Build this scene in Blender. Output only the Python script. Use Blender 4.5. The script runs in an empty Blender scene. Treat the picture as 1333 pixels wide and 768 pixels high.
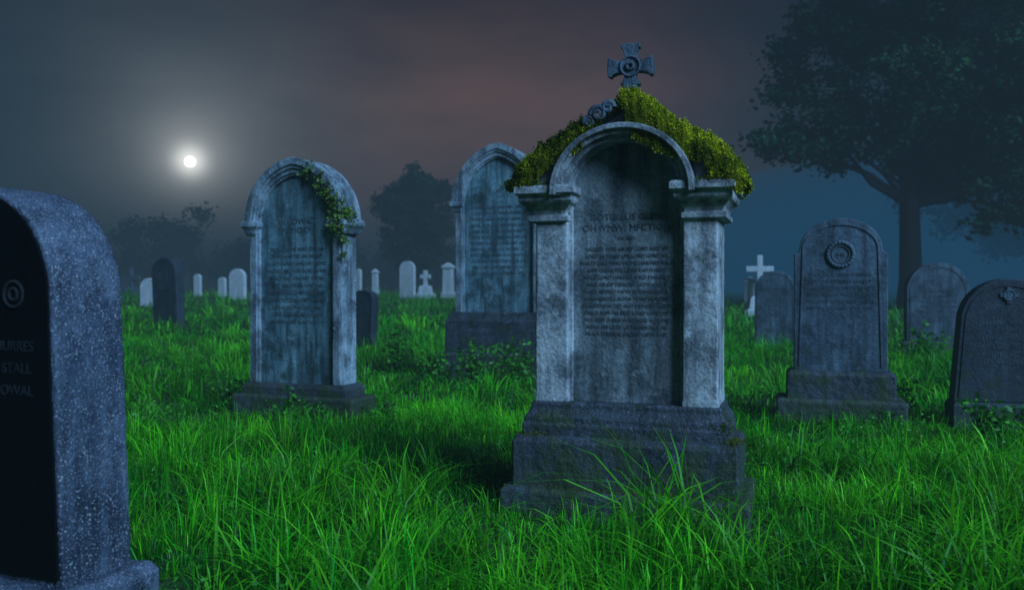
import bpy, math, random
import numpy as np
from mathutils import Vector, noise as mnoise
random.seed(4); rng=np.random.default_rng(7)
S=bpy.context.scene
COL=S.collection

# ---------------------------------------------------------------- helpers
def gh(x,y):
    t=np.clip((np.asarray(y,dtype=float)-16.0)/46.0,0,1)
    x=np.asarray(x,dtype=float)
    near=np.clip((np.asarray(y,dtype=float)-5.0)/6.0,0,1)
    return 0.72*t*t*(3-2*t)+0.03*near*np.sin(x*0.9+1.3)*np.sin(np.asarray(y,dtype=float)*0.7)
def ghf(x,y): return float(gh(x,y))

class N:
    def __init__(s,tree): s.t=tree; s.n=tree.nodes; s.l=tree.links
    def add(s,typ,**kw):
        n=s.n.new(typ)
        for k,v in kw.items(): setattr(n,k,v)
        return n
    def L(s,a,b): s.l.new(a,b)
    def math(s,op,a,b=None,clamp=False):
        n=s.n.new('ShaderNodeMath'); n.operation=op; n.use_clamp=clamp
        for i,v in enumerate((a,b)):
            if v is None: continue
            if isinstance(v,(int,float)): n.inputs[i].default_value=v
            else: s.L(v,n.inputs[i])
        return n.outputs[0]
    def mix(s,fac,a,b,blend='MIX'):
        n=s.n.new('ShaderNodeMix'); n.data_type='RGBA'; n.blend_type=blend
        for idx,v in ((0,fac),(6,a),(7,b)):
            if isinstance(v,(int,float)): n.inputs[idx].default_value=v
            elif isinstance(v,(tuple,list)): n.inputs[idx].default_value=(*v[:3],1)
            else: s.L(v,n.inputs[idx])
        return n.outputs[2]
    def ramp(s,fac,stops):
        n=s.n.new('ShaderNodeValToRGB'); cr=n.color_ramp
        while len(cr.elements)<len(stops): cr.elements.new(0.5)
        for e,(p,c) in zip(cr.elements,stops):
            e.position=p; e.color=(c,c,c,1) if isinstance(c,(int,float)) else (*c,1)
        s.L(fac,n.inputs[0]); return n.outputs[0]
    def noise(s,vec,scale,detail=5,rough=0.6,msc=None):
        if msc:
            m=s.n.new('ShaderNodeMapping'); m.inputs['Scale'].default_value=msc
            s.L(vec,m.inputs[0]); vec=m.outputs[0]
        n=s.n.new('ShaderNodeTexNoise'); n.inputs['Scale'].default_value=scale
        n.inputs['Detail'].default_value=detail; n.inputs['Roughness'].default_value=rough
        s.L(vec,n.inputs['Vector']); return n.outputs[0]

def newmat(name):
    m=bpy.data.materials.new(name); m.use_nodes=True; m.node_tree.nodes.clear()
    n=N(m.node_tree); out=n.add('ShaderNodeOutputMaterial'); return m,n,out

def stone_mat(name,base,var,stain,stain_amt=0.7,moss=0.5,speck=0.0,rough=0.8,bump=0.35,lichen=0.4,mossz=0.7,spec=0.35,stain_lo=0.46):
    m,n,out=newmat(name)
    tc=n.add('ShaderNodeTexCoord').outputs['Object']
    big=n.noise(tc,2.6,4,0.65); fine=n.noise(tc,55,4,0.7); mid=n.noise(tc,13,5,0.7)
    c=n.mix(n.ramp(big,[(0.35,0),(0.65,1)]),base,var)
    st=n.noise(tc,1.0,6,0.62,msc=(9,9,1.1))
    sf=n.math('MULTIPLY',n.ramp(st,[(stain_lo,0),(stain_lo+0.2,1)]),stain_amt)
    c=n.mix(sf,c,stain)
    blot=n.noise(tc,5.0,7,0.72)
    c=n.mix(n.math('MULTIPLY',n.ramp(blot,[(0.48,0),(0.62,1)]),stain_amt*0.85),c,stain)
    c=n.mix(n.math('MULTIPLY',n.ramp(mid,[(0.6,0),(0.68,1)]),lichen),c,tuple(min(1,v*1.7+0.05) for v in base))
    c=n.mix(1.0,c,n.ramp(fine,[(0.25,0.5),(0.5,0.95),(0.75,1.3)]),'MULTIPLY')
    if speck>0:
        sp=n.noise(tc,150,2,0.6); sp2=n.noise(tc,260,2,0.6)
        c=n.mix(n.math('MULTIPLY',n.ramp(sp,[(0.60,0),(0.66,1)]),speck),c,(0.42,0.46,0.52))
        c=n.mix(n.math('MULTIPLY',n.ramp(sp2,[(0.54,0),(0.6,1)]),speck*0.8),c,(0.012,0.014,0.02))
    if moss>0:
        z=n.add('ShaderNodeSeparateXYZ'); n.L(tc,z.inputs[0])
        g=n.math('SUBTRACT',1.0,n.math('DIVIDE',z.outputs[2],mossz),clamp=True)
        f=n.ramp(n.math('ADD',blot,n.math('MULTIPLY',g,0.28)),[(0.62,0),(0.74,1)])
        c=n.mix(n.math('MULTIPLY',f,moss),c,(0.05,0.085,0.02))
    b=n.add('ShaderNodeBsdfPrincipled'); n.L(c,b.inputs['Base Color'])
    b.inputs['Specular IOR Level'].default_value=spec
    rr=n.math('MULTIPLY',n.ramp(mid,[(0.3,0.85),(0.7,1.1)]),rough); n.L(rr,b.inputs['Roughness'])
    h=n.math('ADD',n.math('MULTIPLY',fine,0.35),n.math('ADD',n.math('MULTIPLY',mid,0.8),big))
    bp=n.add('ShaderNodeBump'); bp.inputs['Strength'].default_value=bump; bp.inputs['Distance'].default_value=0.03
    n.L(h,bp.inputs['Height']); n.L(bp.outputs[0],b.inputs['Normal'])
    n.L(b.outputs[0],out.inputs[0]); return m

def leaf_mat(name,c1,c2,trans=0.35,rough=0.5,spec=0.4):
    m,n,out=newmat(name)
    a=n.add('ShaderNodeAttribute',attribute_name='Col')
    sep=n.add('ShaderNodeSeparateColor'); n.L(a.outputs['Color'],sep.inputs[0])
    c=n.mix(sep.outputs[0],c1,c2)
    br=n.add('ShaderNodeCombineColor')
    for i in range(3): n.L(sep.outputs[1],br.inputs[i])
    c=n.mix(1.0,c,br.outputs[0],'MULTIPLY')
    b=n.add('ShaderNodeBsdfPrincipled'); n.L(c,b.inputs['Base Color'])
    b.inputs['Roughness'].default_value=rough; b.inputs['Specular IOR Level'].default_value=spec
    t=n.add('ShaderNodeBsdfTranslucent'); n.L(c,t.inputs[0])
    mx=n.add('ShaderNodeMixShader'); mx.inputs[0].default_value=trans
    n.L(b.outputs[0],mx.inputs[1]); n.L(t.outputs[0],mx.inputs[2]); n.L(mx.outputs[0],out.inputs[0]); return m

def empty(name,loc,rz=0,rx=0,ry=0):
    e=bpy.data.objects.new(name,None); e.empty_display_size=0.2
    e.location=loc; e.rotation_euler=(rx,ry,rz); COL.objects.link(e); return e
def mesh_obj(name,verts,faces,mat,parent=None,bevel=0.0,smooth=False,seg=2):
    me=bpy.data.meshes.new(name); me.from_pydata([tuple(v) for v in verts],[],faces); me.update()
    o=bpy.data.objects.new(name,me); COL.objects.link(o); me.materials.append(mat)
    import bmesh
    bm=bmesh.new(); bm.from_mesh(me); bmesh.ops.recalc_face_normals(bm,faces=bm.faces); bm.to_mesh(me); bm.free()
    me.polygons.foreach_set('use_smooth',[smooth]*len(me.polygons))
    if parent: o.parent=parent
    if bevel>0:
        b=o.modifiers.new('bevel','BEVEL'); b.width=bevel; b.segments=seg; b.limit_method='ANGLE'; b.angle_limit=math.radians(35)
    return o
TEX=bpy.data.textures.new('erosion','CLOUDS'); TEX.noise_scale=0.055; TEX.noise_depth=4
TEX2=bpy.data.textures.new('erosion_broad','CLOUDS'); TEX2.noise_scale=0.25; TEX2.noise_depth=2
def erode(o,vox=0.008,s=0.007,s2=0.006):
    """weathered, slightly uneven surfaces and chipped arrises"""
    r=o.modifiers.new('remesh','REMESH'); r.mode='VOXEL'; r.voxel_size=vox; r.use_smooth_shade=True
    d=o.modifiers.new('wear','DISPLACE'); d.texture=TEX; d.texture_coords='LOCAL'; d.strength=s; d.mid_level=0.55
    d=o.modifiers.new('unevenness','DISPLACE'); d.texture=TEX2; d.texture_coords='LOCAL'; d.strength=s2; d.mid_level=0.5
    return o
def loft(name,secs,mat,parent,cx=0,cy=0,bevel=0.006):
    v=[];f=[]
    for hx,hy,z in secs: v+=[(cx-hx,cy-hy,z),(cx+hx,cy-hy,z),(cx+hx,cy+hy,z),(cx-hx,cy+hy,z)]
    for i in range(len(secs)-1):
        a=i*4
        for k in range(4): f.append((a+k,a+(k+1)%4,a+4+(k+1)%4,a+4+k))
    f.append((3,2,1,0)); b=(len(secs)-1)*4; f.append((b,b+1,b+2,b+3))
    return mesh_obj(name,v,f,mat,parent,bevel)
def slab(name,pts,y0,y1,mat,parent,bevel=0.008,seg=2):
    n=len(pts); v=[(x,y0,z) for x,z in pts]+[(x,y1,z) for x,z in pts]
    f=[tuple(range(n)),tuple(range(2*n-1,n-1,-1))]+[(i,n+i,n+(i+1)%n,(i+1)%n) for i in range(n)]
    return mesh_obj(name,v,f,mat,parent,bevel,seg=seg)
def strip(name,po,pi,y0,y1,mat,parent,bevel=0.004):
    n=len(po); v=[(x,y0,z) for x,z in po]+[(x,y0,z) for x,z in pi]+[(x,y1,z) for x,z in po]+[(x,y1,z) for x,z in pi]
    f=[]
    for i in range(n-1):
        f+=[(i,i+1,n+i+1,n+i),(2*n+i,3*n+i,3*n+i+1,2*n+i+1),(i,2*n+i,2*n+i+1,i+1),(n+i,n+i+1,3*n+i+1,3*n+i)]
    f+=[(0,n,3*n,2*n),(n-1,2*n+n-1,3*n+n-1,n+n-1)]
    return mesh_obj(name,v,f,mat,parent,bevel)
def arch(hw,rise,zs,n=28):
    out=[]
    if rise<=hw*1.001:
        for i in range(n+1):
            a=math.pi-math.pi*i/n; out.append((hw*math.cos(a),zs+rise*math.sin(a)))
    else:
        c=(rise*rise-hw*hw)/(2*hw); R=hw+c; a1=math.asin(rise/R); h=n//2
        for i in range(h+1):
            a=a1*i/h; out.append((-(R*math.cos(a)-c),zs+R*math.sin(a)))
        for i in range(1,h+1):
            a=a1*(1-i/h); out.append((R*math.cos(a)-c,zs+R*math.sin(a)))
    return out
def archpath(hw,rise,zs,z0,hwb=None,n=28):
    hwb=hwb or hw
    return [(-hwb,z0)]+arch(hw,rise,zs,n)+[(hwb,z0)]
def text(name,body,size,loc,mat,parent,font_space=1.0,align='CENTER',ext=0.0008,line=1.0):
    cu=bpy.data.curves.new(name,'FONT'); cu.body=body; cu.size=size; cu.align_x=align; cu.align_y='TOP'
    cu.extrude=ext; cu.space_character=font_space; cu.space_line=line; cu.resolution_u=3
    o=bpy.data.objects.new(name,cu); COL.objects.link(o); o.parent=parent
    o.location=loc; o.rotation_euler=(math.radians(90),0,0); cu.materials.append(mat); return o
WORDS="BELOVED HERE LIETH THE REST OF MEMORY HIS WIFE WHO DEPARTED THIS LIFE AGED YEARS SACRED IN PEACE SON FAITH AND ALSO FELL ASLEEP JANUARY MARCH BORN DIED THEIR OUR LORD SOUL ETERNAL HOME".split()
def wlines(n,w,r):
    out=[]
    for _ in range(n):
        s=''
        while len(s)<w: s+=r.choice(WORDS)+' '
        out.append(s[:w].strip())
    return '\n'.join(out)

def raw_mesh(name,verts,loops,starts,totals,mat,col=None,smooth=True):
    me=bpy.data.meshes.new(name)
    me.vertices.add(len(verts)); me.vertices.foreach_set('co',verts.astype(np.float32).ravel())
    me.loops.add(len(loops)); me.loops.foreach_set('vertex_index',loops.astype(np.int32))
    me.polygons.add(len(starts)); me.polygons.foreach_set('loop_start',starts.astype(np.int32))
    me.polygons.foreach_set('loop_total',totals.astype(np.int32))
    me.polygons.foreach_set('use_smooth',np.full(len(starts),smooth))
    me.update(calc_edges=True)
    if col is not None:
        a=me.color_attributes.new('Col','FLOAT_COLOR','POINT'); a.data.foreach_set('color',col.astype(np.float32).ravel())
    me.materials.append(mat)
    o=bpy.data.objects.new(name,me); COL.objects.link(o); return o

def blade_arrays(x,y,z,h,w,lean,phi,hue,bri):
    n=len(x); s=np.array([0,0.4,0.75,1.0]); ws=np.array([0.8,1.0,0.62,0])
    dx=np.cos(phi);dy=np.sin(phi); tw=phi+np.pi/2+rng.normal(0,0.5,n); px=np.cos(tw);py=np.sin(tw)
    V=np.zeros((n,7,3)); C=np.ones((n,7,4)); k=0
    for j in range(4):
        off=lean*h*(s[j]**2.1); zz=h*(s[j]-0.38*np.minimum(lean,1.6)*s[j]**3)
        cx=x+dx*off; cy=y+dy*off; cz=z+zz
        b=bri*(0.22+0.92*s[j])  # blade colour darkened towards the root, painting in deeper shade
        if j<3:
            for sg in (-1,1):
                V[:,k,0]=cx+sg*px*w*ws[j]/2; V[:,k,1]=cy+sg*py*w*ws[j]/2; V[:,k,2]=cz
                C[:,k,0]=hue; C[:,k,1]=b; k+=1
        else:
            V[:,k,0]=cx;V[:,k,1]=cy;V[:,k,2]=cz; C[:,k,0]=hue; C[:,k,1]=b
    C[:,:,2]=0
    return V,C
def blades_obj(name,parts,mat):
    V=np.concatenate([p[0] for p in parts]); C=np.concatenate([p[1] for p in parts]); n=len(V)
    pat=np.array([0,1,3,2, 2,3,5,4, 4,5,6]); loops=(np.arange(n)[:,None]*7+pat[None]).ravel()
    st=(np.arange(n)[:,None]*11+np.array([0,4,8])[None]).ravel(); to=np.tile([4,4,3],n)
    return raw_mesh(name,V.reshape(-1,3),loops,st,to,mat,C.reshape(-1,4))
def leaves_arrays(P,size,hue,bri,flat=0.0):
    n=len(P)
    d=rng.normal(size=(n,3)); d[:,2]*=(1-flat*0.7); d/=np.linalg.norm(d,axis=1)[:,None]
    u=rng.normal(size=(n,3)); u[:,2]*=(1-flat); s=np.cross(d,u); s/=np.linalg.norm(s,axis=1)[:,None]+1e-9
    sz=size[:,None]
    V=np.stack([P-d*sz*0.5,P+s*sz*0.3-d*sz*0.05,P+d*sz*0.55,P-s*sz*0.3-d*sz*0.05],1)
    C=np.ones((n,4,4)); C[:,:,0]=hue[:,None]; C[:,:,1]=bri[:,None]
    return V,C
def leaves_obj(name,V,C,mat):
    n=len(V); return raw_mesh(name,V.reshape(-1,3),np.arange(n*4),np.arange(n)*4,np.full(n,4),mat,C.reshape(-1,4),False)

def tubes_obj(name,segs,mat,ns=7):
    vs=[];fs=[]
    for path,rad in segs:
        base=len(vs)
        for i,(p,r) in enumerate(zip(path,rad)):
            a=Vector(path[min(i+1,len(path)-1)])-Vector(path[max(i-1,0)])
            a.normalize(); u=a.cross(Vector((0.3,1,0.1))).normalized(); w=a.cross(u)
            for k in range(ns):
                t=2*math.pi*k/ns; vs.append(tuple(Vector(p)+(u*math.cos(t)+w*math.sin(t))*r))
        for i in range(len(path)-1):
            for k in range(ns):
                fs.append((base+i*ns+k,base+i*ns+(k+1)%ns,base+(i+1)*ns+(k+1)%ns,base+(i+1)*ns+k))
    return mesh_obj(name,vs,fs,mat,None,smooth=True)

# ---------------------------------------------------------------- materials
pale=stone_mat('weathered_limestone',(0.50,0.53,0.55),(0.27,0.30,0.33),(0.035,0.045,0.055),0.85,0.3,0.0,0.8,0.5,0.35,stain_lo=0.47)
panelm=stone_mat('weathered_panel',(0.28,0.315,0.335),(0.16,0.195,0.215),(0.03,0.042,0.048),0.85,0.25,0.0,0.75,0.5,0.25,stain_lo=0.45)
plinm=stone_mat('dark_plinth_stone',(0.055,0.068,0.088),(0.025,0.033,0.045),(0.009,0.012,0.015),0.8,0.5,0.3,0.62,0.6,0.7,mossz=0.9)
granite=stone_mat('speckled_granite',(0.12,0.155,0.22),(0.045,0.065,0.11),(0.014,0.020,0.038),0.85,0.0,0.85,0.55,0.6,0.35)
polished=stone_mat('polished_black_granite',(0.004,0.005,0.006),(0.005,0.006,0.007),(0.002,0.002,0.003),0.4,0.0,0.0,0.7,0.05,0.0,spec=0.08)
teal=stone_mat('teal_weathered_stone',(0.19,0.33,0.38),(0.10,0.195,0.235),(0.02,0.04,0.046),0.9,0.25,0.0,0.8,0.45,0.25,stain_lo=0.43)
bluest=stone_mat('blue_grey_limestone',(0.36,0.44,0.50),(0.19,0.25,0.30),(0.032,0.045,0.058),0.85,0.25,0.0,0.8,0.6,0.35)
slate=stone_mat('slate_stone',(0.11,0.16,0.205),(0.065,0.10,0.14),(0.017,0.026,0.036),0.8,0.35,0.15,0.7,0.5,0.3)
darkslate=stone_mat('dark_slate',(0.035,0.05,0.068),(0.022,0.035,0.050),(0.009,0.013,0.018),0.6,0.3,0.15,0.65,0.4,0.25)
white=stone_mat('white_marble',(0.78,0.83,0.87),(0.66,0.72,0.76),(0.35,0.41,0.44),0.4,0.1,0,0.7,0.2,0.1)
inkA=stone_mat('engraved_lettering',(0.075,0.09,0.10),(0.10,0.12,0.135),(0.03,0.04,0.045),0.7,0,0,0.9,0.1,0.0)
inkL=stone_mat('faded_lettering',(0.12,0.17,0.20),(0.075,0.105,0.13),(0.025,0.04,0.048),0.9,0,0,0.9,0.1,0.0)
inkD=stone_mat('worn_gilt_lettering',(0.022,0.026,0.032),(0.013,0.016,0.020),(0.006,0.007,0.009),0.9,0,0,0.9,0.1,0.0)
grassM=leaf_mat('grass_blades',(0.012,0.38,0.010),(0.19,0.78,0.014),0.42,0.42,spec=0.25)
weedM=leaf_mat('weed_leaves',(0.025,0.20,0.02),(0.09,0.42,0.03),0.3,0.5,spec=0.3)
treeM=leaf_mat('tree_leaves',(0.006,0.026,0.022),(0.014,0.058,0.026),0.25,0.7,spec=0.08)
treeG=leaf_mat('oak_leaves_lit',(0.006,0.034,0.024),(0.022,0.100,0.030),0.25,0.65,spec=0.10)  # leaf colour raised greener to paint light on the near tree
ivyM=leaf_mat('ivy_leaves',(0.07,0.17,0.012),(0.22,0.36,0.03),0.25,0.5)
mossM=leaf_mat('moss',(0.10,0.15,0.003),(0.48,0.50,0.010),0.2,0.9,spec=0.1)
barkM=stone_mat('bark',(0.016,0.018,0.021),(0.010,0.012,0.013),(0.006,0.007,0.008),0.6,0.2,0,0.9,1.0,0.2)

# ---------------------------------------------------------------- ground
ax=np.unique(np.concatenate([np.linspace(-12,12,61),np.linspace(12,60,25),-np.linspace(12,60,25),[-900,-400,-200,-120,-80,80,120,200,400,900]]))
ay=np.unique(np.concatenate([np.linspace(-4,20,81),np.linspace(20,80,41),[-60,-20,-10,100,130,180,260,400,700,1200]]))
X,Y=np.meshgrid(ax,ay); Z=gh(X,Y)
nv=[(float(a),float(b),float(c)) for a,b,c in zip(X.ravel(),Y.ravel(),Z.ravel())]
nx=len(ax); fc=[(j*nx+i,j*nx+i+1,(j+1)*nx+i+1,(j+1)*nx+i) for j in range(len(ay)-1) for i in range(nx-1)]
gm,n,out=newmat('turf_soil'); tc=n.add('ShaderNodeNewGeometry').outputs[0]
c=n.mix(n.ramp(n.noise(tc,0.8,6),[(0.35,0),(0.65,1)]),(0.010,0.045,0.005),(0.020,0.09,0.008))
c=n.mix(n.ramp(n.noise(tc,9,6,0.75),[(0.45,0),(0.65,1)]),c,(0.018,0.018,0.010))
b=n.add('ShaderNodeBsdfPrincipled'); b.inputs['Roughness'].default_value=0.95; n.L(c,b.inputs['Base Color'])
bp=n.add('ShaderNodeBump'); bp.inputs['Strength'].default_value=0.8; bp.inputs['Distance'].default_value=0.05; n.L(n.noise(tc,25,6),bp.inputs['Height']); n.L(bp.outputs[0],b.inputs['Normal'])
n.L(b.outputs[0],out.inputs[0])
mesh_obj('ground',nv,fc,gm,None,smooth=True)

FOOT=[]
def root(name,x,y,deg,hx,hy,lean=0,sink=0.0):
    r=math.radians(-deg); FOOT.append((x,y,r,hx,hy))
    return empty(name,(x,y,ghf(x,y)-sink),r,0,math.radians(lean))

# ---------------------------------------------------------------- A : main monument
A=root('mossy_gable_monument',0.645,4.80,18,0.63,0.33)
erode(loft('base_step',[(0.645,0.33,-0.15),(0.645,0.33,0.13),(0.63,0.315,0.15)],plinm,A,bevel=0.01),0.009,0.010,0.010)
erode(loft('plinth',[(0.59,0.28,0.12),(0.59,0.28,0.385),(0.575,0.265,0.42)],plinm,A,bevel=0.01),0.008,0.009,0.006)
erode(loft('plinth_moulding',[(0.545,0.245,0.40),(0.545,0.245,0.475),(0.533,0.238,0.485),(0.533,0.238,0.51),(0.512,0.225,0.54),(0.50,0.215,0.56),(0.50,0.215,0.585),(0.49,0.205,0.595)],plinm,A,bevel=0.003),0.006,0.007,0.003)
ZS=1.700; AR=0.92
for sx,nm in((-1,'pillar_left'),(1,'pillar_right')):
    erode(loft(nm,[(0.093,0.2,0.585),(0.093,0.2,0.615),(0.09,0.197,0.625),(0.088,0.195,1.555)],pale,A,cx=sx*0.392,bevel=0.004),0.007,0.005,0.002)
    loft('capital_'+nm,[(0.092,0.2,1.550),(0.112,0.220,1.557),(0.112,0.220,1.582),(0.098,0.206,1.592),(0.103,0.212,1.612),(0.124,0.237,1.640),(0.140,0.262,1.650),(0.146,0.272,1.662),(0.146,0.272,1.688),(0.164,0.300,1.698),(0.164,0.300,1.732),(0.150,0.290,1.742)],pale,A,cx=sx*0.410,bevel=0.003)
slab('inscription_panel',[(-0.305,0.580),(0.305,0.580),(0.305,ZS)]+[(0.305*math.cos(a),ZS+0.29*math.sin(a)) for a in np.linspace(0.1,math.pi-0.1,24)]+[(-0.305,ZS)],-0.130,0.19,panelm,A,0.0)
strip('niche_fillet',archpath(0.306,0.306*AR,ZS,0.59),archpath(0.286,0.286*AR,ZS,0.59),-0.152,-0.12,pale,A,0.003)
inn=[(0.30*math.cos(a),ZS+0.30*AR*math.sin(a)) for a in np.linspace(math.pi,0,41)]
PK=2.12
def gable(a):
    dx,dz=math.cos(a),math.sin(a)
    den=dz+0.70*abs(dx)
    t=(PK-ZS)/den if den>1e-6 else 9
    t=min(t, 0.53/abs(dx) if abs(dx)>1e-6 else 9)
    return (dx*t,ZS+dz*t)
outp=[gable(a) for a in np.linspace(math.pi,0,41)]
strip('spandrel',outp,inn,-0.235,0.19,pale,A,0.0)
ap=lambda r:[(-r,1.685)]+arch(r,r*AR,ZS,40)+[(r,1.685)]
strip('arch_moulding_outer',ap(0.374),ap(0.343),-0.318,-0.15,pale,A,0.005)
strip('arch_moulding_mid',ap(0.346),ap(0.316),-0.290,-0.15,pale,A,0.004)
strip('arch_moulding_inner',ap(0.319),ap(0.290),-0.255,-0.12,pale,A,0.004)
for s,nm in((-1,'roof_left'),(1,'roof_right')):
    p=[(0,2.165),(s*0.595,1.770),(s*0.595,1.745),(0,2.11)]
    slab(nm,p,-0.262,0.262,plinm,A,0.004)
text('inscription_title','ROTERLUS GLEN\nOH IVMW. MFCTION',0.050,(-0.0,-0.132,1.600),inkA,A,1.0,line=1.15)
text('inscription_sub','SACRED',0.024,(-0.0,-0.132,1.475),inkA,A)
text('inscription_body',wlines(13,31,random.Random(3)),0.0265,(0,-0.132,1.42),inkA,A,line=1.42)
loft('finial_base',[(0.085,0.07,2.09),(0.08,0.065,2.20),(0.056,0.05,2.215),(0.043,0.038,2.26),(0.034,0.03,2.33)],slate,A,bevel=0.004)
cz=2.395
def pattee(R,w0,w1,down):
    pts=[]
    for k in range(4):
        a=k*math.pi/2; r=R if k!=3 else down
        d=(math.cos(a),math.sin(a)); s=(-d[1],d[0])
        for (rr,ww) in ((0.035,-w0),(0.6*r,-w0*1.15),(0.80*r,-w1*0.8),(0.86*r,-w1),(r,-w1*0.92),(r*1.03,0),(r,w1*0.92),(0.86*r,w1),(0.80*r,w1*0.8),(0.6*r,w0*1.15),(0.035,w0)):
            pts.append((d[0]*rr+s[0]*ww,cz+d[1]*rr+s[1]*ww))
    res=[]
    for p in pts:
        if not res or (abs(p[0]-res[-1][0])+abs(p[1]-res[-1][1]))>0.004: res.append(p)
    return res
slab('finial_cross',pattee(0.122,0.029,0.054,0.10),-0.03,0.03,slate,A,0.005)
def torus(name,R,r,loc,mat,parent,wob=0,nw=0):
    vs=[];fs=[];a=28 if not nw else nw*6;b=8
    for i in range(a):
        for j in range(b):
            t=2*math.pi*i/a;u=2*math.pi*j/b; rr=r*(1+wob*math.cos(nw*t)) if nw else r
            x=(R+rr*math.cos(u))*math.cos(t); z=(R+rr*math.cos(u))*math.sin(t); y=rr*math.sin(u)
            vs.append((loc[0]+x,loc[1]+y,loc[2]+z)); fs.append((i*b+j,((i+1)%a)*b+j,((i+1)%a)*b+(j+1)%b,i*b+(j+1)%b))
    return mesh_obj(name,vs,fs,mat,parent,smooth=True)
torus('cross_ring',0.052,0.008,(0,-0.030,cz),slate,A)
torus('cross_boss',0.018,0.010,(0,-0.032,cz),slate,A)
def scroll(cx,cyy,czz,R,turns,parent,mat,name,flip=1):
    path=[];rad=[]
    for i in range(40):
        t=i/39; a=t*turns*2*math.pi; r=R*(1-0.85*t)
        path.append((cx+flip*r*math.cos(a),cyy-0.01*t,czz+r*math.sin(a))); rad.append(0.016*(1-0.5*t))
    o=tubes_obj(name,[(path,rad)],mat,8); o.parent=parent; return o
scroll(-0.115,-0.295,2.095,0.042,1.6,A,slate,'carved_scroll',-1)
scroll(-0.065,-0.295,2.125,0.032,1.5,A,slate,'carved_scroll_small',1)
scroll(-0.165,-0.29,2.055,0.030,1.5,A,slate,'carved_scroll_low',-1)

def moss_blanket():
    nu,nv_=300,130; vs=np.zeros((nu,nv_,3))
    for i in range(nu):
        u=-1+2*i/(nu-1); x=u*0.622
        zr=2.165-0.655*abs(x)
        for j in range(nv_):
            v=-1+2*j/(nv_-1)
            nse=mnoise.fractal(Vector((x*5,v*1.6,3.1)),0.8,2.2,6)
            n2=mnoise.fractal(Vector((x*24,v*8,1.1)),0.7,2.1,4)
            bump=abs(mnoise.noise(Vector((x*34,v*9,7.7))))
            th=0.060+0.055*nse+0.02*n2-0.045*bump
            th+=0.038*math.exp(-((x-0.14)/0.13)**2)+0.024*math.exp(-((x-0.42)/0.14)**2)+0.012*math.exp(-((x+0.42)/0.14)**2)
            th-=0.02*math.exp(-(x/0.07)**2)
            if -0.2<x<0.02 and v<-0.2: th-=0.07*math.exp(-((x+0.10)/0.07)**2)
            edge=max(0,min(1.0,(1-abs(u))/0.06))
            ev=(1-abs(v)); y=v*0.272
            if ev<0.26:
                k=1-ev/0.26
                hang=0.095+0.07*nse+0.03*n2+(0.02 if x>0 else 0.005)
                if -0.2<x<0.02: hang*=0.4
                y=math.copysign(0.255+0.042*math.sin(min(k,1)*2.2)+0.010*n2,v); z=zr+th*edge*math.cos(k*1.5)-hang*k**1.6*(0.35+0.65*edge)
            else: z=zr+th*edge
            vs[i,j]=(x,y,z-0.004)
    f=np.array([(i*nv_+j,(i+1)*nv_+j,(i+1)*nv_+j+1,i*nv_+j+1) for i in range(nu-1) for j in range(nv_-1)])
    P=vs.reshape(-1,3)
    col=np.ones((len(P),4))
    h=np.array([0.5+1.0*mnoise.noise(Vector((p[0]*9,p[1]*9,p[2]*9)))+0.4*mnoise.noise(Vector((p[0]*30,p[1]*30,p[2]*30)))+(0.12 if p[0]>0.02 else -0.22) for p in P]); col[:,0]=np.clip(h,0,1); col[:,1]=0.3  # colour shift paints the right slope as lit, the left darker
    o=raw_mesh('moss_blanket',P,f.ravel(),np.arange(len(f))*4,np.full(len(f),4),mossM,col); o.parent=A
    nf=80000
    idx=rng.integers(0,len(P),nf); Q=P[idx]+rng.normal(0,0.0055,(nf,3)); Q[:,2]+=0.003
    sz=rng.uniform(0.004,0.014,nf)
    V,C=leaves_arrays(Q,sz,np.clip(h[idx]+rng.normal(0,0.2,nf),0,1),np.clip(h[idx]*0.8+rng.uniform(0.0,0.85,nf),0.10,1.3))
    leaves_obj('moss_fuzz',V,C,mossM).parent=A
    pts=[]
    for (cx,cy,czz,sx,sy,sz_,k) in ((-0.50,-0.28,1.746,0.06,0.015,0.010,900),(0.47,-0.29,1.744,0.05,0.012,0.006,500),(0.575,-0.1,1.738,0.012,0.13,0.006,700),(0.56,-0.2,0.43,0.03,0.05,0.010,500),(0.52,-0.235,0.50,0.03,0.012,0.02,260),(-0.5,-0.25,0.425,0.08,0.02,0.006,250),(0.1,-0.3,0.155,0.3,0.015,0.004,500)):
        pts.append(np.array([cx,cy,czz])+rng.normal(0,1,(k,3))*np.array([sx,sy,sz_]))
    Q=np.concatenate(pts); V,C=leaves_arrays(Q,rng.uniform(0.005,0.013,len(Q)),rng.uniform(0,0.5,len(Q)),rng.uniform(0.2,0.7,len(Q)))
    leaves_obj('moss_tufts',V,C,mossM).parent=A
moss_blanket()

# ---------------------------------------------------------------- B : foreground granite headstone
B=root('granite_headstone',-1.655,2.96,21,0.42,0.2)
po=archpath(0.315,0.36,1.17,0.25,0.355)
erode(slab('stone',po,-0.14,0.14,granite,B,0.012,3),0.008,0.006,0.004)
slab('polished_face',archpath(0.298,0.341,1.17,0.300,0.335),-0.149,-0.10,polished,B,0.0)
erode(loft('base',[(0.42,0.20,-0.2),(0.42,0.20,0.25),(0.40,0.18,0.28)],granite,B,bevel=0.012),0.009,0.012,0.01)
text('inscription','NURRES\nI STALL\n IOWAL',0.046,(0.16,-0.151,1.04),inkD,B,line=1.5)
torus('carved_rosette',0.04,0.006,(0.16,-0.150,1.18),inkD,B); torus('carved_rosette_core',0.018,0.006,(0.16,-0.150,1.18),inkD,B)

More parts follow.
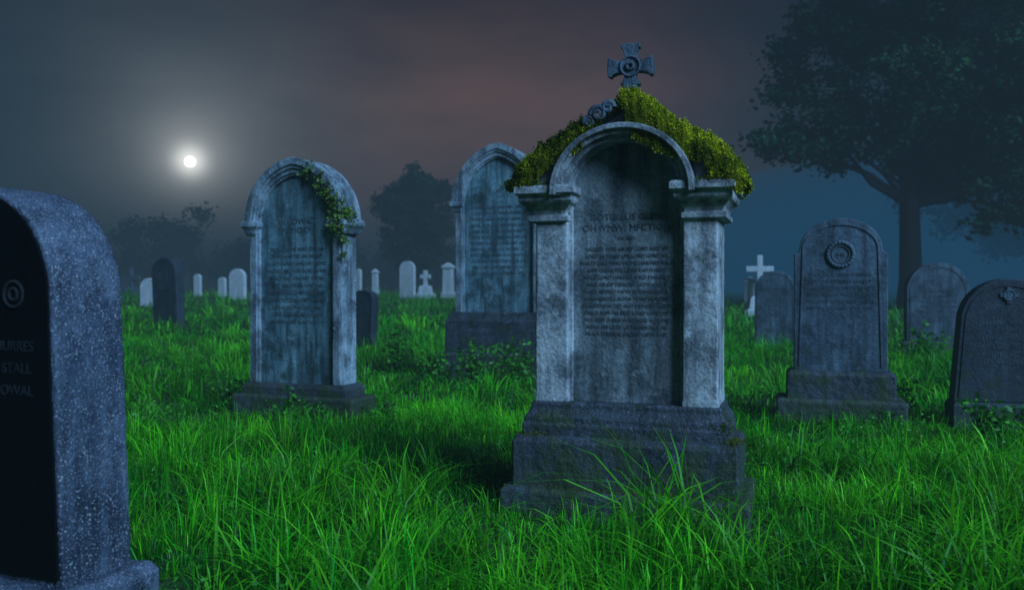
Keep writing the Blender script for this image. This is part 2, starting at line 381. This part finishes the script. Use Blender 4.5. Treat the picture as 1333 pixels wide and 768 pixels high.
# ---------------------------------------------------------------- framed arched monuments C, D
def framed(P,hw,z0,zs,rise,hd,fw,rec,mat,pmat,hood=0.04):
    slab('panel',archpath(hw-0.012,rise-0.012,zs,z0),-hd+rec,hd,pmat,P,0.0)
    strip('frame',archpath(hw,rise,zs,z0),archpath(hw-fw,rise-fw*1.1,zs,z0),-hd,-hd+rec+0.02,mat,P,0.006)
    for s in(-1,1):
        loft('side_cheek',[(0.012,hd-rec/2,z0),(0.012,hd-rec/2,zs)],mat,P,cx=s*(hw-0.010),cy=rec/2+0.001,bevel=0.004)
    strip('inner_bead',archpath(hw-fw+0.002,rise-fw*1.1+0.002,zs,z0),archpath(hw-fw-0.02,rise-fw*1.1-0.02,zs,z0),-hd+0.018,-hd+rec+0.015,mat,P,0.003)
    strip('hood_mould',arch(hw+hood,rise+hood,zs+0.02,40),arch(hw-0.03,rise-0.03,zs+0.02,40),-hd-0.035,hd+0.035,mat,P,0.008)
    strip('hood_fillet',arch(hw-0.028,rise-0.028,zs+0.02,40),arch(hw-0.06,rise-0.06,zs+0.02,40),-hd-0.018,-hd+0.03,mat,P,0.004)
    for s in(-1,1):
        loft('impost',[(0.055,hd+0.01,zs-0.09),(0.063,hd+0.018,zs-0.07),(0.070,hd+0.025,zs-0.04),(0.092,hd+0.045,zs-0.01),(0.092,hd+0.045,zs+0.022),(0.08,hd+0.037,zs+0.045)],mat,P,cx=s*(hw-0.018),bevel=0.004)
C=root('arched_headstone',-1.96,8.27,21,0.66,0.2)
erode(loft('base',[(0.66,0.215,-0.15),(0.66,0.215,0.185),(0.645,0.20,0.21)],plinm,C,bevel=0.012),0.012,0.012,0.01)
loft('plinth',[(0.57,0.175,0.19),(0.57,0.175,0.275),(0.54,0.16,0.305),(0.525,0.155,0.315)],plinm,C,bevel=0.006)
framed(C,0.49,0.315,1.78,0.56,0.14,0.075,0.05,bluest,teal)
text('inscription_title','IN LOVING\nMEMORY',0.08,(0,-0.093,1.85),inkL,C)
text('inscription_body',wlines(11,24,random.Random(5)),0.045,(0,-0.093,1.58),inkL,C,line=1.5)
Q=[]
for (x,y,z,k,s) in ((0.30,-0.17,2.17,120,0.04),(0.38,-0.17,2.08,150,0.035),(0.46,-0.17,1.97,180,0.035),(0.50,-0.15,1.84,340,0.05),(0.53,-0.10,1.84,260,0.045),(0.50,-0.19,1.74,110,0.035),(0.46,-0.17,1.80,100,0.035),(0.53,-0.15,1.62,60,0.025),(0.53,-0.15,1.50,40,0.02),(0.18,-0.17,2.27,60,0.035)):
    Q.append(np.array([x,y,z])+rng.normal(0,s,(k,3))*np.array([1,0.6,1]))
Q=np.concatenate(Q); V_,C_=leaves_arrays(Q,rng.uniform(0.018,0.045,len(Q)),rng.uniform(0,1,len(Q)),rng.uniform(0.35,1.1,len(Q)))
o=leaves_obj('ivy',V_,C_,ivyM); o.parent=C
o=tubes_obj('ivy_stem',[([(0.2,-0.18,2.27),(0.36,-0.185,2.1),(0.5,-0.19,1.9),(0.52,-0.19,1.7),(0.53,-0.16,1.45)],[0.008,0.008,0.007,0.006,0.003])],barkM,6); o.parent=C

D=root('gothic_headstone',-0.14,11.6,19,0.85,0.3)
loft('base',[(0.78,0.30,-0.2),(0.78,0.30,0.30),(0.76,0.28,0.34)],plinm,D,bevel=0.012)
loft('plinth',[(0.70,0.25,0.34),(0.70,0.25,0.74),(0.66,0.22,0.80),(0.62,0.20,0.86)],plinm,D,bevel=0.012)
framed(D,0.58,0.86,2.26,0.72,0.17,0.09,0.05,bluest,teal,0.05)
text('inscription_body',wlines(12,26,random.Random(8)),0.052,(0,-0.123,2.25),inkL,D,line=1.5)
text('plinth_inscription','OWM HIMVMO HS SIMET IM\nIEUWAIT NIMIBIT',0.085,(0,-0.252,0.66),inkL,D,line=1.3)

# ---------------------------------------------------------------- E : wreath headstone
E=root('wreath_headstone',2.93,7.90,17,0.58,0.24)
erode(loft('base',[(0.54,0.235,-0.15),(0.54,0.235,0.195),(0.525,0.22,0.22)],plinm,E,bevel=0.012),0.012,0.012,0.01)
erode(loft('plinth',[(0.455,0.17,0.20),(0.455,0.17,0.43),(0.43,0.145,0.465)],plinm,E,bevel=0.01),0.010,0.010,0.006)
sh=[(-0.39,0.455),(-0.39,1.50)]+[(-0.38+0.03*math.sin(a),1.53-0.03*math.cos(a)) for a in (0.2,0.8,1.4)]+arch(0.342,0.265,1.545,28)+[(0.38-0.03*math.sin(a),1.53-0.03*math.cos(a)) for a in (1.4,0.8,0.2)]+[(0.39,1.50),(0.39,0.455)]
slab('stone',sh,-0.10,0.10,slate,E,0.008)
strip('border',archpath(0.322,0.235,1.53,0.50,0.352),archpath(0.304,0.215,1.53,0.50,0.334),-0.108,-0.09,slate,E,0.003)
torus('wreath_ring',0.105,0.020,(0,-0.102,1.49),slate,E,0.08,22); torus('wreath_inner_ring',0.075,0.008,(0,-0.102,1.49),slate,E)
text('monogram','IHS',0.05,(0,-0.103,1.51),inkL,E)
text('inscription',wlines(6,24,random.Random(11)),0.042,(0,-0.102,1.33),inkL,E,line=1.4)

# ---------------------------------------------------------------- simple headstones
def headstone(name,x,y,deg,hw,h,rise,t,mat,base=0.2,bh=0.2,lean=0,bmat=None,hwb=None,txt=True,seed=1):
    P=root(name,x,y,deg,hw+0.08,t+0.08,lean)
    if bh>0: loft('base',[(hw+0.07,t+0.07,-0.2),(hw+0.07,t+0.07,bh-0.03),(hw+0.05,t+0.05,bh)],bmat or mat,P,bevel=0.01)
    z0=bh if bh>0 else -0.2
    slab('stone',archpath(hw,rise,h-rise,z0,hwb or hw),-t,t,mat,P,0.01)
    strip('border',archpath(hw*0.9,rise*0.88,h-rise,z0+0.04,(hwb or hw)*0.9),archpath(hw*0.86,rise*0.83,h-rise,z0+0.04,(hwb or hw)*0.86),-t-0.008,-t+0.01,mat,P,0.0)
    if txt: text('inscription',wlines(6,17,random.Random(seed)),hw*0.125,(0,-t-0.002,h-rise*0.95),inkL,P,line=1.4)
    return P
F=headstone('dark_arched_headstone',4.22,7.55,14,0.375,1.27,0.375,0.09,darkslate,bh=0.22,hwb=0.43,seed=21)
def cross_pts(cx,cz,R,w): return [(cx-w,cz-R),(cx+w,cz-R),(cx+w,cz-w),(cx+R,cz-w),(cx+R,cz+w),(cx+w,cz+w),(cx+w,cz+R),(cx-w,cz+R),(cx-w,cz+w),(cx-R,cz+w),(cx-R,cz-w),(cx-w,cz-w)]
slab('carved_cross',cross_pts(0,1.13,0.07,0.018),-0.103,-0.085,slate,F,0.003); torus('cross_ring',0.042,0.008,(0,-0.1,1.13),slate,F)
headstone('slate_headstone',7.3,15.2,12,0.50,1.66,0.48,0.12,slate,bh=0.32,bmat=plinm,seed=22)
headstone('slate_headstone',5.06,17.0,16,0.37,1.52,0.34,0.1,slate,bh=0,seed=23,hwb=0.39)
headstone('leaning_dark_headstone',-9.5,24.5,28,0.47,1.95,0.42,0.14,darkslate,bh=0,lean=-3,seed=24)
headstone('small_dark_headstone',-2.82,16.8,26,0.24,1.14,0.16,0.10,darkslate,bh=0,lean=2,seed=25,txt=False)
for i,(px,top,d,w,ty) in enumerate([(195,362,40,26,0),(309,350,48,23,0),(530,340,50,21,0),(583,342,50,14,2),(257,357,54,9,0),(289,361,54,10,0),(488,350,56,8,2),(466,350,56,8,0),(170,348,60,10,1),(975,360,31,15,2),(1150,372,50,9,0),(370,366,60,12,0)]):
    x=(px-666)/1150*d; g=ghf(x,d); h=1.2+(375-top)/1150*d-g; hw=w/1150*d/2
    if ty==0: headstone('white_headstone',x,d,15+i*3%11,hw,h,hw*0.95,0.12,white,bh=0,txt=False)
    elif ty==2:
        P=root('pillar_monument',x,d,15,hw+0.1,hw+0.1)
        loft('shaft',[(hw*1.15,hw*1.15,-0.2),(hw*1.15,hw*1.15,0.3),(hw*0.9,hw*0.9,0.36),(hw*0.82,hw*0.82,h*0.82),(hw*1.05,hw*1.05,h*0.85),(hw*1.05,hw*1.05,h*0.9),(hw*0.2,hw*0.2,h)],white,P,bevel=0.02)
    else:
        P=root('stone_cross',x,d,15,0.4,0.3); slab('cross',cross_pts(0,h-0.7,0.7,0.14),-0.12,0.12,slate,P,0.02); loft('foot',[(0.4,0.3,-0.2),(0.4,0.3,0.4),(0.2,0.18,max(0.5,h-1.35))],slate,P,bevel=0.02)
def marble_cross(x,y,h,span,w,deg):
    P=root('marble_cross',x,y,deg,span*0.6,0.3)
    z=h*0.78; s=span/2; hwd=w/2
    slab('cross',[(-hwd,0.5),(hwd,0.5),(hwd,z-hwd),(s,z-hwd),(s,z+hwd),(hwd,z+hwd),(hwd,h),(-hwd,h),(-hwd,z+hwd),(-s,z+hwd),(-s,z-hwd),(-hwd,z-hwd)],-0.1,0.1,white,P,0.02)
    loft('pedestal',[(0.5,0.4,-0.2),(0.5,0.4,0.25),(0.36,0.3,0.3),(0.3,0.25,0.7),(0.2,0.18,0.75)],white,P,bevel=0.02)
marble_cross(8.55,30.5,2.15,0.92,0.19,14)
marble_cross(-4.9,50,1.6,0.6,0.22,14)

# ---------------------------------------------------------------- grass
def reject(x,y,pad=0.0):
    k=np.ones(len(x),bool)
    for fx,fy,r,hx,hy in FOOT:
        dx=x-fx;dy=y-fy; lx=dx*math.cos(r)+dy*math.sin(r); ly=-dx*math.sin(r)+dy*math.cos(r)
        k&=~((abs(lx)<hx+pad)&(abs(ly)<hy+pad))
    return k
def nearstone(x,y):
    """1 away from the near stones, falling to ~0.45 close to them (trimmed, shaded, trodden grass)"""
    f=np.ones(len(x))
    for fx,fy,r,hx,hy in FOOT[:6]:
        dx=x-fx;dy=y-fy; lx=dx*math.cos(r)+dy*math.sin(r); ly=-dx*math.sin(r)+dy*math.cos(r)
        dist=np.hypot(np.maximum(abs(lx)-hx,0),np.maximum(abs(ly)-hy,0))
        f=np.minimum(f,0.42+0.58*np.clip(dist/(0.55+0.02*fy*fy*0.6),0,1))
    return f
def lown(x,y,s,ph):
    return (np.sin(x*s+ph)*np.cos(y*s*1.13+ph*2)+np.sin(x*s*2.3+y*s*1.7+ph)*0.6+np.sin(x*s*5.1-y*s*4.3+ph*3)*0.35)/1.95
def field(nb,y0,y1,hm,wm,ncl,csig,cfrac=0.65,slope=0.72,pw=1.0,ext=0.5):
    """sward of single blades plus tussocks whose blades fan outwards"""
    def place(m):
        d=np.sqrt(rng.uniform(y0*y0,y1*y1,m)) if pw==1 else y0*(y1/y0)**rng.uniform(0,1,m)
        return rng.uniform(-1,1,m)*(d*slope+ext),d
    x,d=place(nb)
    phi=lown(x,d,3.1,1.9)*3+rng.normal(0,1.4,nb); hf=np.full(nb,0.68); bf=np.full(nb,0.66); hb=np.zeros(nb); lf=np.ones(nb)
    cx,cd=place(ncl); ch=rng.lognormal(0.05,0.46,ncl); cb=rng.lognormal(0.05,0.42,ncl); chue=rng.normal(0,0.30,ncl); cs=csig*rng.lognormal(0,0.35,ncl)
    nc=int(nb*cfrac); ci=rng.integers(0,ncl,nc); sc=(cd[ci]/y0)**(0.35 if pw==1 else 0.8)
    ox=rng.normal(0,1,nc)*cs[ci]*sc; oy=rng.normal(0,1,nc)*cs[ci]*sc
    x[:nc]=cx[ci]+ox; d[:nc]=cd[ci]+oy; phi[:nc]=np.arctan2(oy,ox)+rng.normal(0,0.5,nc)
    hf[:nc]=ch[ci]*1.15; bf[:nc]=cb[ci]*1.08; hb[:nc]=chue[ci]; lf[:nc]=0.6+0.5*np.hypot(ox,oy)/(cs[ci]*sc)
    k=reject(x,d,0.01)&(d>1.6); x=x[k];d=d[k];phi=phi[k];hf=hf[k];bf=bf[k];hb=hb[k];lf=lf[k];n_=len(x)
    cl=lown(x,d,1.7,0.4)
    h=hm*hf*np.clip(0.80+0.55*cl,0.3,1.8)*rng.lognormal(0,0.35,n_); h=np.clip(h,0.02,hm*3.0)*nearstone(x,d)
    w=wm*rng.uniform(0.5,1.6,n_)
    lean=np.abs(rng.normal(0.5,0.4,n_))*lf
    hue=np.clip(0.42+0.35*lown(x,d,0.9,2.2)+hb+rng.normal(0,0.2,n_),0,1)
    bri=np.clip((0.85+0.42*lown(x,d,1.3,5.2)+rng.normal(0,0.25,n_))*bf,0.05,2.1)
    return blade_arrays(x,d,gh(x,d)-0.01,h,w,lean,phi,hue,bri)
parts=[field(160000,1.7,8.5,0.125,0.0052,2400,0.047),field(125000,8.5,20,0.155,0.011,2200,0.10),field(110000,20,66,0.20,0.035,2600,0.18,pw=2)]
def tuft(x,y,nb,r,h,w,lean=0.8,hue=0.6,bri=1.1):
    xs=x+rng.normal(0,r,nb); ys=y+rng.normal(0,r,nb)
    k=reject(xs,ys,0.0); xs=xs[k];ys=ys[k];nb=len(xs)
    return blade_arrays(xs,ys,gh(xs,ys)-0.01,h*rng.uniform(0.5,1.15,nb),w*rng.uniform(0.6,1.3,nb),np.abs(rng.normal(lean,0.35,nb)),rng.uniform(0,6.28,nb),np.clip(rng.normal(hue,0.25,nb),0,1),bri*rng.uniform(0.6,1.1,nb))
T=[(0.72,4.02,60,0.09,0.62,0.011),(0.60,3.95,50,0.08,0.42,0.008),(0.90,3.9,36,0.07,0.42,0.009),(0.30,3.75,30,0.08,0.26,0.008),
   (-0.62,4.3,70,0.12,0.52,0.010),(-0.95,3.6,60,0.12,0.40,0.009),(-0.3,3.4,70,0.12,0.34,0.007),(1.75,3.35,70,0.12,0.54,0.012),(2.0,3.0,70,0.14,0.50,0.013),
   (1.5,2.9,60,0.12,0.40,0.010),(1.2,3.2,50,0.1,0.32,0.008),(0.2,3.0,60,0.12,0.32,0.008),(-0.7,2.75,50,0.1,0.40,0.010),(-1.05,2.1,18,0.04,0.48,0.011),(-0.98,2.3,24,0.08,0.45,0.010),
   (1.75,4.6,50,0.1,0.40,0.009),(2.3,4.2,60,0.12,0.44,0.010),(-1.35,5.2,60,0.12,0.42,0.009),(2.9,5.6,50,0.15,0.38,0.010),(-0.2,3.7,40,0.1,0.34,0.008),(-0.45,3.0,30,0.08,0.45,0.012)]
for t in T: parts.append(tuft(*t))
for i in range(300):
    d=3+15*rng.uniform()**1.2; x=rng.uniform(-0.7,0.7)*d
    if nearstone(np.array([x]),np.array([d]))[0]<0.93: continue
    parts.append(tuft(x,d,int(rng.integers(12,55)),rng.uniform(0.04,0.13),rng.uniform(0.2,0.46),rng.uniform(0.005,0.011)*(1+d*0.04),hue=rng.uniform(0.1,0.9),bri=rng.uniform(0.6,1.7)))
for fx,fy,r,hx,hy in FOOT[:10]:
    per=int(260*(hx+hy)); t=rng.uniform(0,1,per); side=rng.integers(0,4,per)
    lx=np.where(side<2,(t*2-1)*hx,np.where(side==2,hx,-hx)); ly=np.where(side==0,-hy,np.where(side==1,hy,(t*2-1)*hy))
    lx+=np.sign(lx)*np.where(side>=2,rng.uniform(0.01,0.1,per),0); ly+=np.sign(ly)*np.where(side<2,rng.uniform(0.01,0.1,per),0)
    wx=fx+lx*math.cos(r)-ly*math.sin(r); wy=fy+lx*math.sin(r)+ly*math.cos(r)
    parts.append(blade_arrays(wx,wy,gh(wx,wy)-0.01,rng.uniform(0.05,0.22,per)*(0.5+0.7*rng.uniform(0,1,per)**2),rng.uniform(0.004,0.009,per),np.abs(rng.normal(0.4,0.3,per)),rng.uniform(0,6.28,per),rng.uniform(0.1,0.8,per),rng.uniform(0.4,1.0,per)))
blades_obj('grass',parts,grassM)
nb=52000; d=np.sqrt(rng.uniform(2.2**2,12**2,nb)); x=rng.uniform(-1,1,nb)*(d*0.7+0.4)
m=(lown(x,d,2.6,4.0)+0.6*lown(x,d,6.6,1.0)+rng.normal(0,0.2,nb)>0.18)&reject(x,d,0.02); x=x[m];d=d[m];nb=len(x)
Q=np.stack([x,d,gh(x,d)+rng.uniform(0.02,0.12,nb)],1)
V_,C_=leaves_arrays(Q,rng.uniform(0.012,0.034,nb),rng.uniform(0.2,1,nb),rng.uniform(0.4,1.3,nb),0.75)
leaves_obj('ground_cover_leaves',V_,C_,weedM)

def plant(x,y,h,r,nl,ls,name='weed_plant'):
    z=ghf(x,y); P=[];segs=[]
    for s in range(max(4,nl//28)):
        a=random.uniform(0,6.28); rr=r*random.random(); hh=h*random.uniform(0.4,1.05)
        p0=Vector((x+0.2*rr*math.cos(a),y+0.2*rr*math.sin(a),z-0.02)); p1=Vector((x+rr*math.cos(a),y+rr*math.sin(a),z+hh))
        m=(p0+p1)/2+Vector((0,0,0.1*hh)); segs.append(([p0,m,p1],[0.004,0.003,0.0015]))
        for k in range(28):
            t=random.uniform(0.25,1); q=p0.lerp(p1,t); P.append((q.x+random.gauss(0,ls*0.8),q.y+random.gauss(0,ls*0.8),q.z+random.gauss(0,ls*0.5)))
    P=np.array(P); root_=empty(name,(0,0,0))
    V,C=leaves_arrays(P,rng.uniform(0.5,1.3,len(P))*ls,rng.uniform(0,1,len(P)),rng.uniform(0.35,1.1,len(P)),0.7)
    leaves_obj('leaves',V,C,weedM).parent=root_; tubes_obj('stems',segs,weedM,5).parent=root_
for a in [(-1.95,7.72,0.34,0.22,300,0.045),(-1.6,7.65,0.20,0.15,140,0.04),(-1.15,7.9,0.26,0.16,160,0.04),(-2.75,8.6,0.38,0.3,280,0.05),
          (-0.95,10.9,0.45,0.35,420,0.06),(-0.45,10.7,0.5,0.4,480,0.06),(0.1,10.7,0.55,0.4,480,0.06),(-1.6,12.5,0.6,0.35,300,0.07),
          (3.75,6.9,0.32,0.32,420,0.055),(4.15,6.7,0.30,0.3,360,0.055),(6.6,14.2,0.6,0.5,400,0.09),(3.2,7.5,0.16,0.2,140,0.04),(-0.2,5.4,0.18,0.2,140,0.035),(1.9,3.9,0.18,0.15,140,0.035),
          (-1.2,4.6,0.2,0.18,160,0.035),(1.0,5.6,0.25,0.2,160,0.04),(3.6,8.3,0.35,0.3,240,0.05),(-3.3,7.4,0.3,0.25,220,0.05)]:
    plant(*a)

# ---------------------------------------------------------------- trees
def tree(name,x,y,height,trunk_r,cz0,rx,ry,rz,ncl,nleaf,lsize,spread,seed,zmin,extra=(),cx=None,mat=None):
    R=random.Random(seed); z0=ghf(x,y); g=empty(name,(0,0,0)); segs=[]; cx=x if cx is None else cx
    tp=[];tr=[]
    for i in range(12):
        t=i/11; tp.append((x+0.25*math.sin(t*4+seed)*t*trunk_r*2,y+0.2*math.cos(t*3)*t,z0-0.3+t*height*0.9)); tr.append(trunk_r*(1.35 if i==0 else 1)*(1-0.85*t**1.1))
    segs.append((tp,tr)); cl=[]
    while len(cl)<ncl:
        u=[R.uniform(-1,1) for _ in range(3)]; q=math.sqrt(sum(v*v for v in u))
        if q>1 or q<0.35: continue
        c=(cx+u[0]*rx,y+u[1]*ry,cz0+u[2]*rz)
        if c[2]<zmin: continue
        cl.append(c)
    cl+=list(extra)
    LV=[]
    for c in cl:
        dist=math.hypot(c[0]-x,c[1]-y); zb=max(zmin*0.62,c[2]-0.25*dist-R.uniform(0.5,2.5)); zb=min(zb,z0+height*0.82)
        t=(zb-z0+0.3)/(height*0.9); i=min(10,int(t*11)); b=tp[i]; rb=tr[i]
        p0=Vector((b[0],b[1],zb)); p3=Vector(c); dd=p3-p0; r0=min(rb*0.45,0.035+0.011*dd.length*2)
        p1=p0+dd*0.35+Vector((R.uniform(-.3,.3),R.uniform(-.3,.3),R.uniform(-.1,.5))); p2=p0+dd*0.7+Vector((R.uniform(-.4,.4),R.uniform(-.4,.4),R.uniform(0,.6)))
        segs.append(([p0,p1,p2,p3],[r0,r0*0.65,r0*0.4,r0*0.12]))
        for k in range(5):
            e=p3+Vector((R.gauss(0,spread),R.gauss(0,spread),R.gauss(0,spread*0.6))); m=(p2+e)/2+Vector((0,0,0.1))
            segs.append(([p2,m,e],[r0*0.3,r0*0.18,0.01]))
            n_=nleaf//5; L=np.array(e)+rng.normal(0,1,(n_,3))*np.array([spread*0.5,spread*0.5,spread*0.3]); LV.append(L)
    L=np.concatenate(LV); V,C=leaves_arrays(L,lsize*rng.uniform(0.6,1.4,len(L)),rng.uniform(0,1,len(L)),rng.uniform(0.4,1.2,len(L)),0.4)
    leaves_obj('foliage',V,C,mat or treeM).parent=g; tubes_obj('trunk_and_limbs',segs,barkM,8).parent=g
RX=random.Random(77)
ex=[(10.2,34,6.9),(10.9,34,7.2),(11.7,34.5,6.5),(12.6,34,7.0),(11.2,35,9.0),(12.0,35,8.3),(12.8,35,9.6),(13.4,35,8.0),(14.4,35,7.2),(18.6,33,4.6),(19.4,33.5,5.4),(19.9,34,4.0),(20.8,34,5.2),(18.0,34,6.2),(21.5,34,6.6),(13.3,35,6.6),(17.2,34,7.0),(22.0,35,8.0),(19.0,34,7.4),(23,35,6.0),(20.5,35,7.2),
    (11.6,36,11.4),(12.6,34,11.0),(12.4,35,12.6),(13.6,35,11.6)]
for i in range(30): ex.append((RX.uniform(16.6,24),RX.uniform(32,38),RX.uniform(5.6,13)))
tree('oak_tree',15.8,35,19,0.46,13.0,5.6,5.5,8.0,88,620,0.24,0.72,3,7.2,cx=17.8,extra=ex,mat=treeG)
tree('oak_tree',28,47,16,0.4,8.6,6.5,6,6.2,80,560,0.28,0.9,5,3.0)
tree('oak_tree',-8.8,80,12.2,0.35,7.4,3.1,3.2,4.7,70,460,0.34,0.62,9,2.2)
def tree_mass():
    segs=[];LV=[]
    R=random.Random(12)
    spec=[]
    for i in range(60):
        X_=-95+i*3.6+R.uniform(-1,1); spec.append((X_,R.uniform(104,120),R.uniform(4.5,7.5)+ (3.4 if -56<X_<-38 else 0)))
    for (X_,Y_,H) in spec:
        g=ghf(X_,Y_); segs.append(([(X_,Y_,g-0.5),(X_,Y_,g+H*0.8)],[0.3,0.08]))
        for k in range(13):
            a=R.uniform(0,6.28); r=R.uniform(0,3.0); zz=g+H*R.uniform(0.15,0.95); rr=r*(1.1-0.6*(zz-g)/H)
            LV.append(np.array([X_+rr*math.cos(a),Y_+rr*math.sin(a),zz])+rng.normal(0,1,(110,3))*np.array([0.9,0.9,0.6]))
    L=np.concatenate(LV); V,C=leaves_arrays(L,rng.uniform(0.35,0.75,len(L)),rng.uniform(0,1,len(L)),rng.uniform(0.4,1.2,len(L)))
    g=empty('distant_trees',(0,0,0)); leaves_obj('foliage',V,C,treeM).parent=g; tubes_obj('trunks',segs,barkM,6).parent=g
tree_mass()

# ---------------------------------------------------------------- moon, mist, sky
def sphere(name,loc,rad,mat,sc=(1,1,1)):
    import bmesh
    me=bpy.data.meshes.new(name); bm=bmesh.new(); bmesh.ops.create_icosphere(bm,subdivisions=4,radius=1); bm.to_mesh(me); bm.free()
    o=bpy.data.objects.new(name,me); o.location=loc; o.scale=tuple(rad*s for s in sc); me.materials.append(mat); COL.objects.link(o)
    me.polygons.foreach_set('use_smooth',[True]*len(me.polygons)); return o
mm,n,out=newmat('moon_surface'); e=n.add('ShaderNodeEmission'); e.inputs[1].default_value=9
tc=n.add('ShaderNodeTexCoord').outputs['Object']
n.L(n.mix(n.ramp(n.noise(tc,1.6,5),[(0.4,0),(0.6,1)]),(0.75,0.75,0.7),(1,0.98,0.92)),e.inputs[0]); n.L(e.outputs[0],out.inputs[0])
md=Vector((-0.364,1,0.1426)); sphere('moon',tuple(Vector((0,0,1.2))+md*900),5.4,mm)
def fogmat(name,dens,col):
    m,n,out=newmat(name); a=n.add('ShaderNodeVolumeAbsorption'); a.inputs[0].default_value=(0,0,0,1); a.inputs[1].default_value=dens
    e=n.add('ShaderNodeEmission'); e.inputs[0].default_value=(*col,1); e.inputs[1].default_value=dens  # mist glows by itself in place of scattered moonlight
    s=n.add('ShaderNodeAddShader'); n.L(a.outputs[0],s.inputs[0]); n.L(e.outputs[0],s.inputs[1]); n.L(s.outputs[0],out.inputs['Volume']); return m
v=[(x,y,z) for x in(-260,260) for y in(-30,330) for z in(-3,13)]
mesh_obj('mist',v,[(0,1,3,2),(4,6,7,5),(0,4,5,1),(2,3,7,6),(0,2,6,4),(1,5,7,3)],fogmat('ground_mist',0.014,(0.022,0.047,0.072)))
sphere('mist',(36,64,1),1,fogmat('blue_mist',0.05,(0.006,0.072,0.165)),(34,34,10))

w=bpy.data.worlds.new('World'); S.world=w; w.use_nodes=True; w.node_tree.nodes.clear(); n=N(w.node_tree)
wo=n.add('ShaderNodeOutputWorld'); tc=n.add('ShaderNodeTexCoord').outputs['Generated']
nm=n.add('ShaderNodeVectorMath',operation='NORMALIZE'); n.L(tc,nm.inputs[0]); dirv=nm.outputs[0]
sp=n.add('ShaderNodeSeparateXYZ'); n.L(dirv,sp.inputs[0])
base=n.ramp(sp.outputs[2],[(0.0,(0.016,0.036,0.060)),(0.12,(0.012,0.031,0.055)),(0.22,(0.006,0.020,0.040)),(0.32,(0.0012,0.009,0.023)),(0.42,(0.004,0.012,0.030)),(0.75,(0.020,0.042,0.085)),(1.0,(0.03,0.055,0.11))])  # overhead stops brightened out of frame, added for blue ambient light
def lobe(d,k,col,mod=None):
    d=Vector(d).normalized(); dt=n.add('ShaderNodeVectorMath',operation='DOT_PRODUCT'); n.L(dirv,dt.inputs[0]); dt.inputs[1].default_value=d
    e=n.math('EXPONENT',n.math('MULTIPLY',n.math('SUBTRACT',1.0,dt.outputs['Value']),-k))
    if mod is not None: e=n.math('MULTIPLY',e,mod)
    return n.mix(e,(0,0,0),col)
cl=n.ramp(n.noise(dirv,2.6,6,0.55,msc=(1,1,3)),[(0.3,0.45),(0.7,1.35)])
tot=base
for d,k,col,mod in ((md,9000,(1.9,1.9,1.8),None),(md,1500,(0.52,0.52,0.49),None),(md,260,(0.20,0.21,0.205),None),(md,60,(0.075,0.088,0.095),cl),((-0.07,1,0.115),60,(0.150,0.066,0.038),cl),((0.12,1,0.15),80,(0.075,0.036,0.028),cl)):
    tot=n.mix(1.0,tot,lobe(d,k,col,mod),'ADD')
SUN=Vector((0.54,-0.62,0.55)).normalized()
sky=n.add('ShaderNodeTexSky'); sky.sky_type='NISHITA'; sky.sun_disc=False
sky.sun_elevation=math.asin(SUN.z); sky.sun_rotation=math.atan2(SUN.x,SUN.y)
b1=n.add('ShaderNodeBackground'); n.L(sky.outputs[0],b1.inputs[0]); b1.inputs[1].default_value=0.0002
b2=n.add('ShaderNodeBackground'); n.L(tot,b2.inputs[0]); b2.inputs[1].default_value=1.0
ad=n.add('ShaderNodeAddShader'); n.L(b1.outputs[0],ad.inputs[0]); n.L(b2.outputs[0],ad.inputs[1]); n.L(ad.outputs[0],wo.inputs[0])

ld=bpy.data.lights.new('moonlight','SUN'); ld.energy=6.2; ld.angle=math.radians(28); ld.color=(0.36,0.64,1.0)
lo=bpy.data.objects.new('moonlight',ld); COL.objects.link(lo); lo.rotation_euler=SUN.to_track_quat('Z','Y').to_euler()

cam=bpy.data.cameras.new('camera'); co=bpy.data.objects.new('camera',cam); COL.objects.link(co)
cam.sensor_width=36; cam.lens=31.06; cam.clip_end=4000; cam.clip_start=0.05
co.location=(0,0,1.2); co.rotation_euler=(math.radians(90-0.45),0,0)
cam.dof.use_dof=True; cam.dof.focus_distance=4.7; cam.dof.aperture_fstop=2.4
S.camera=co
S.view_settings.view_transform='Standard'; S.view_settings.look='None'; S.view_settings.exposure=0
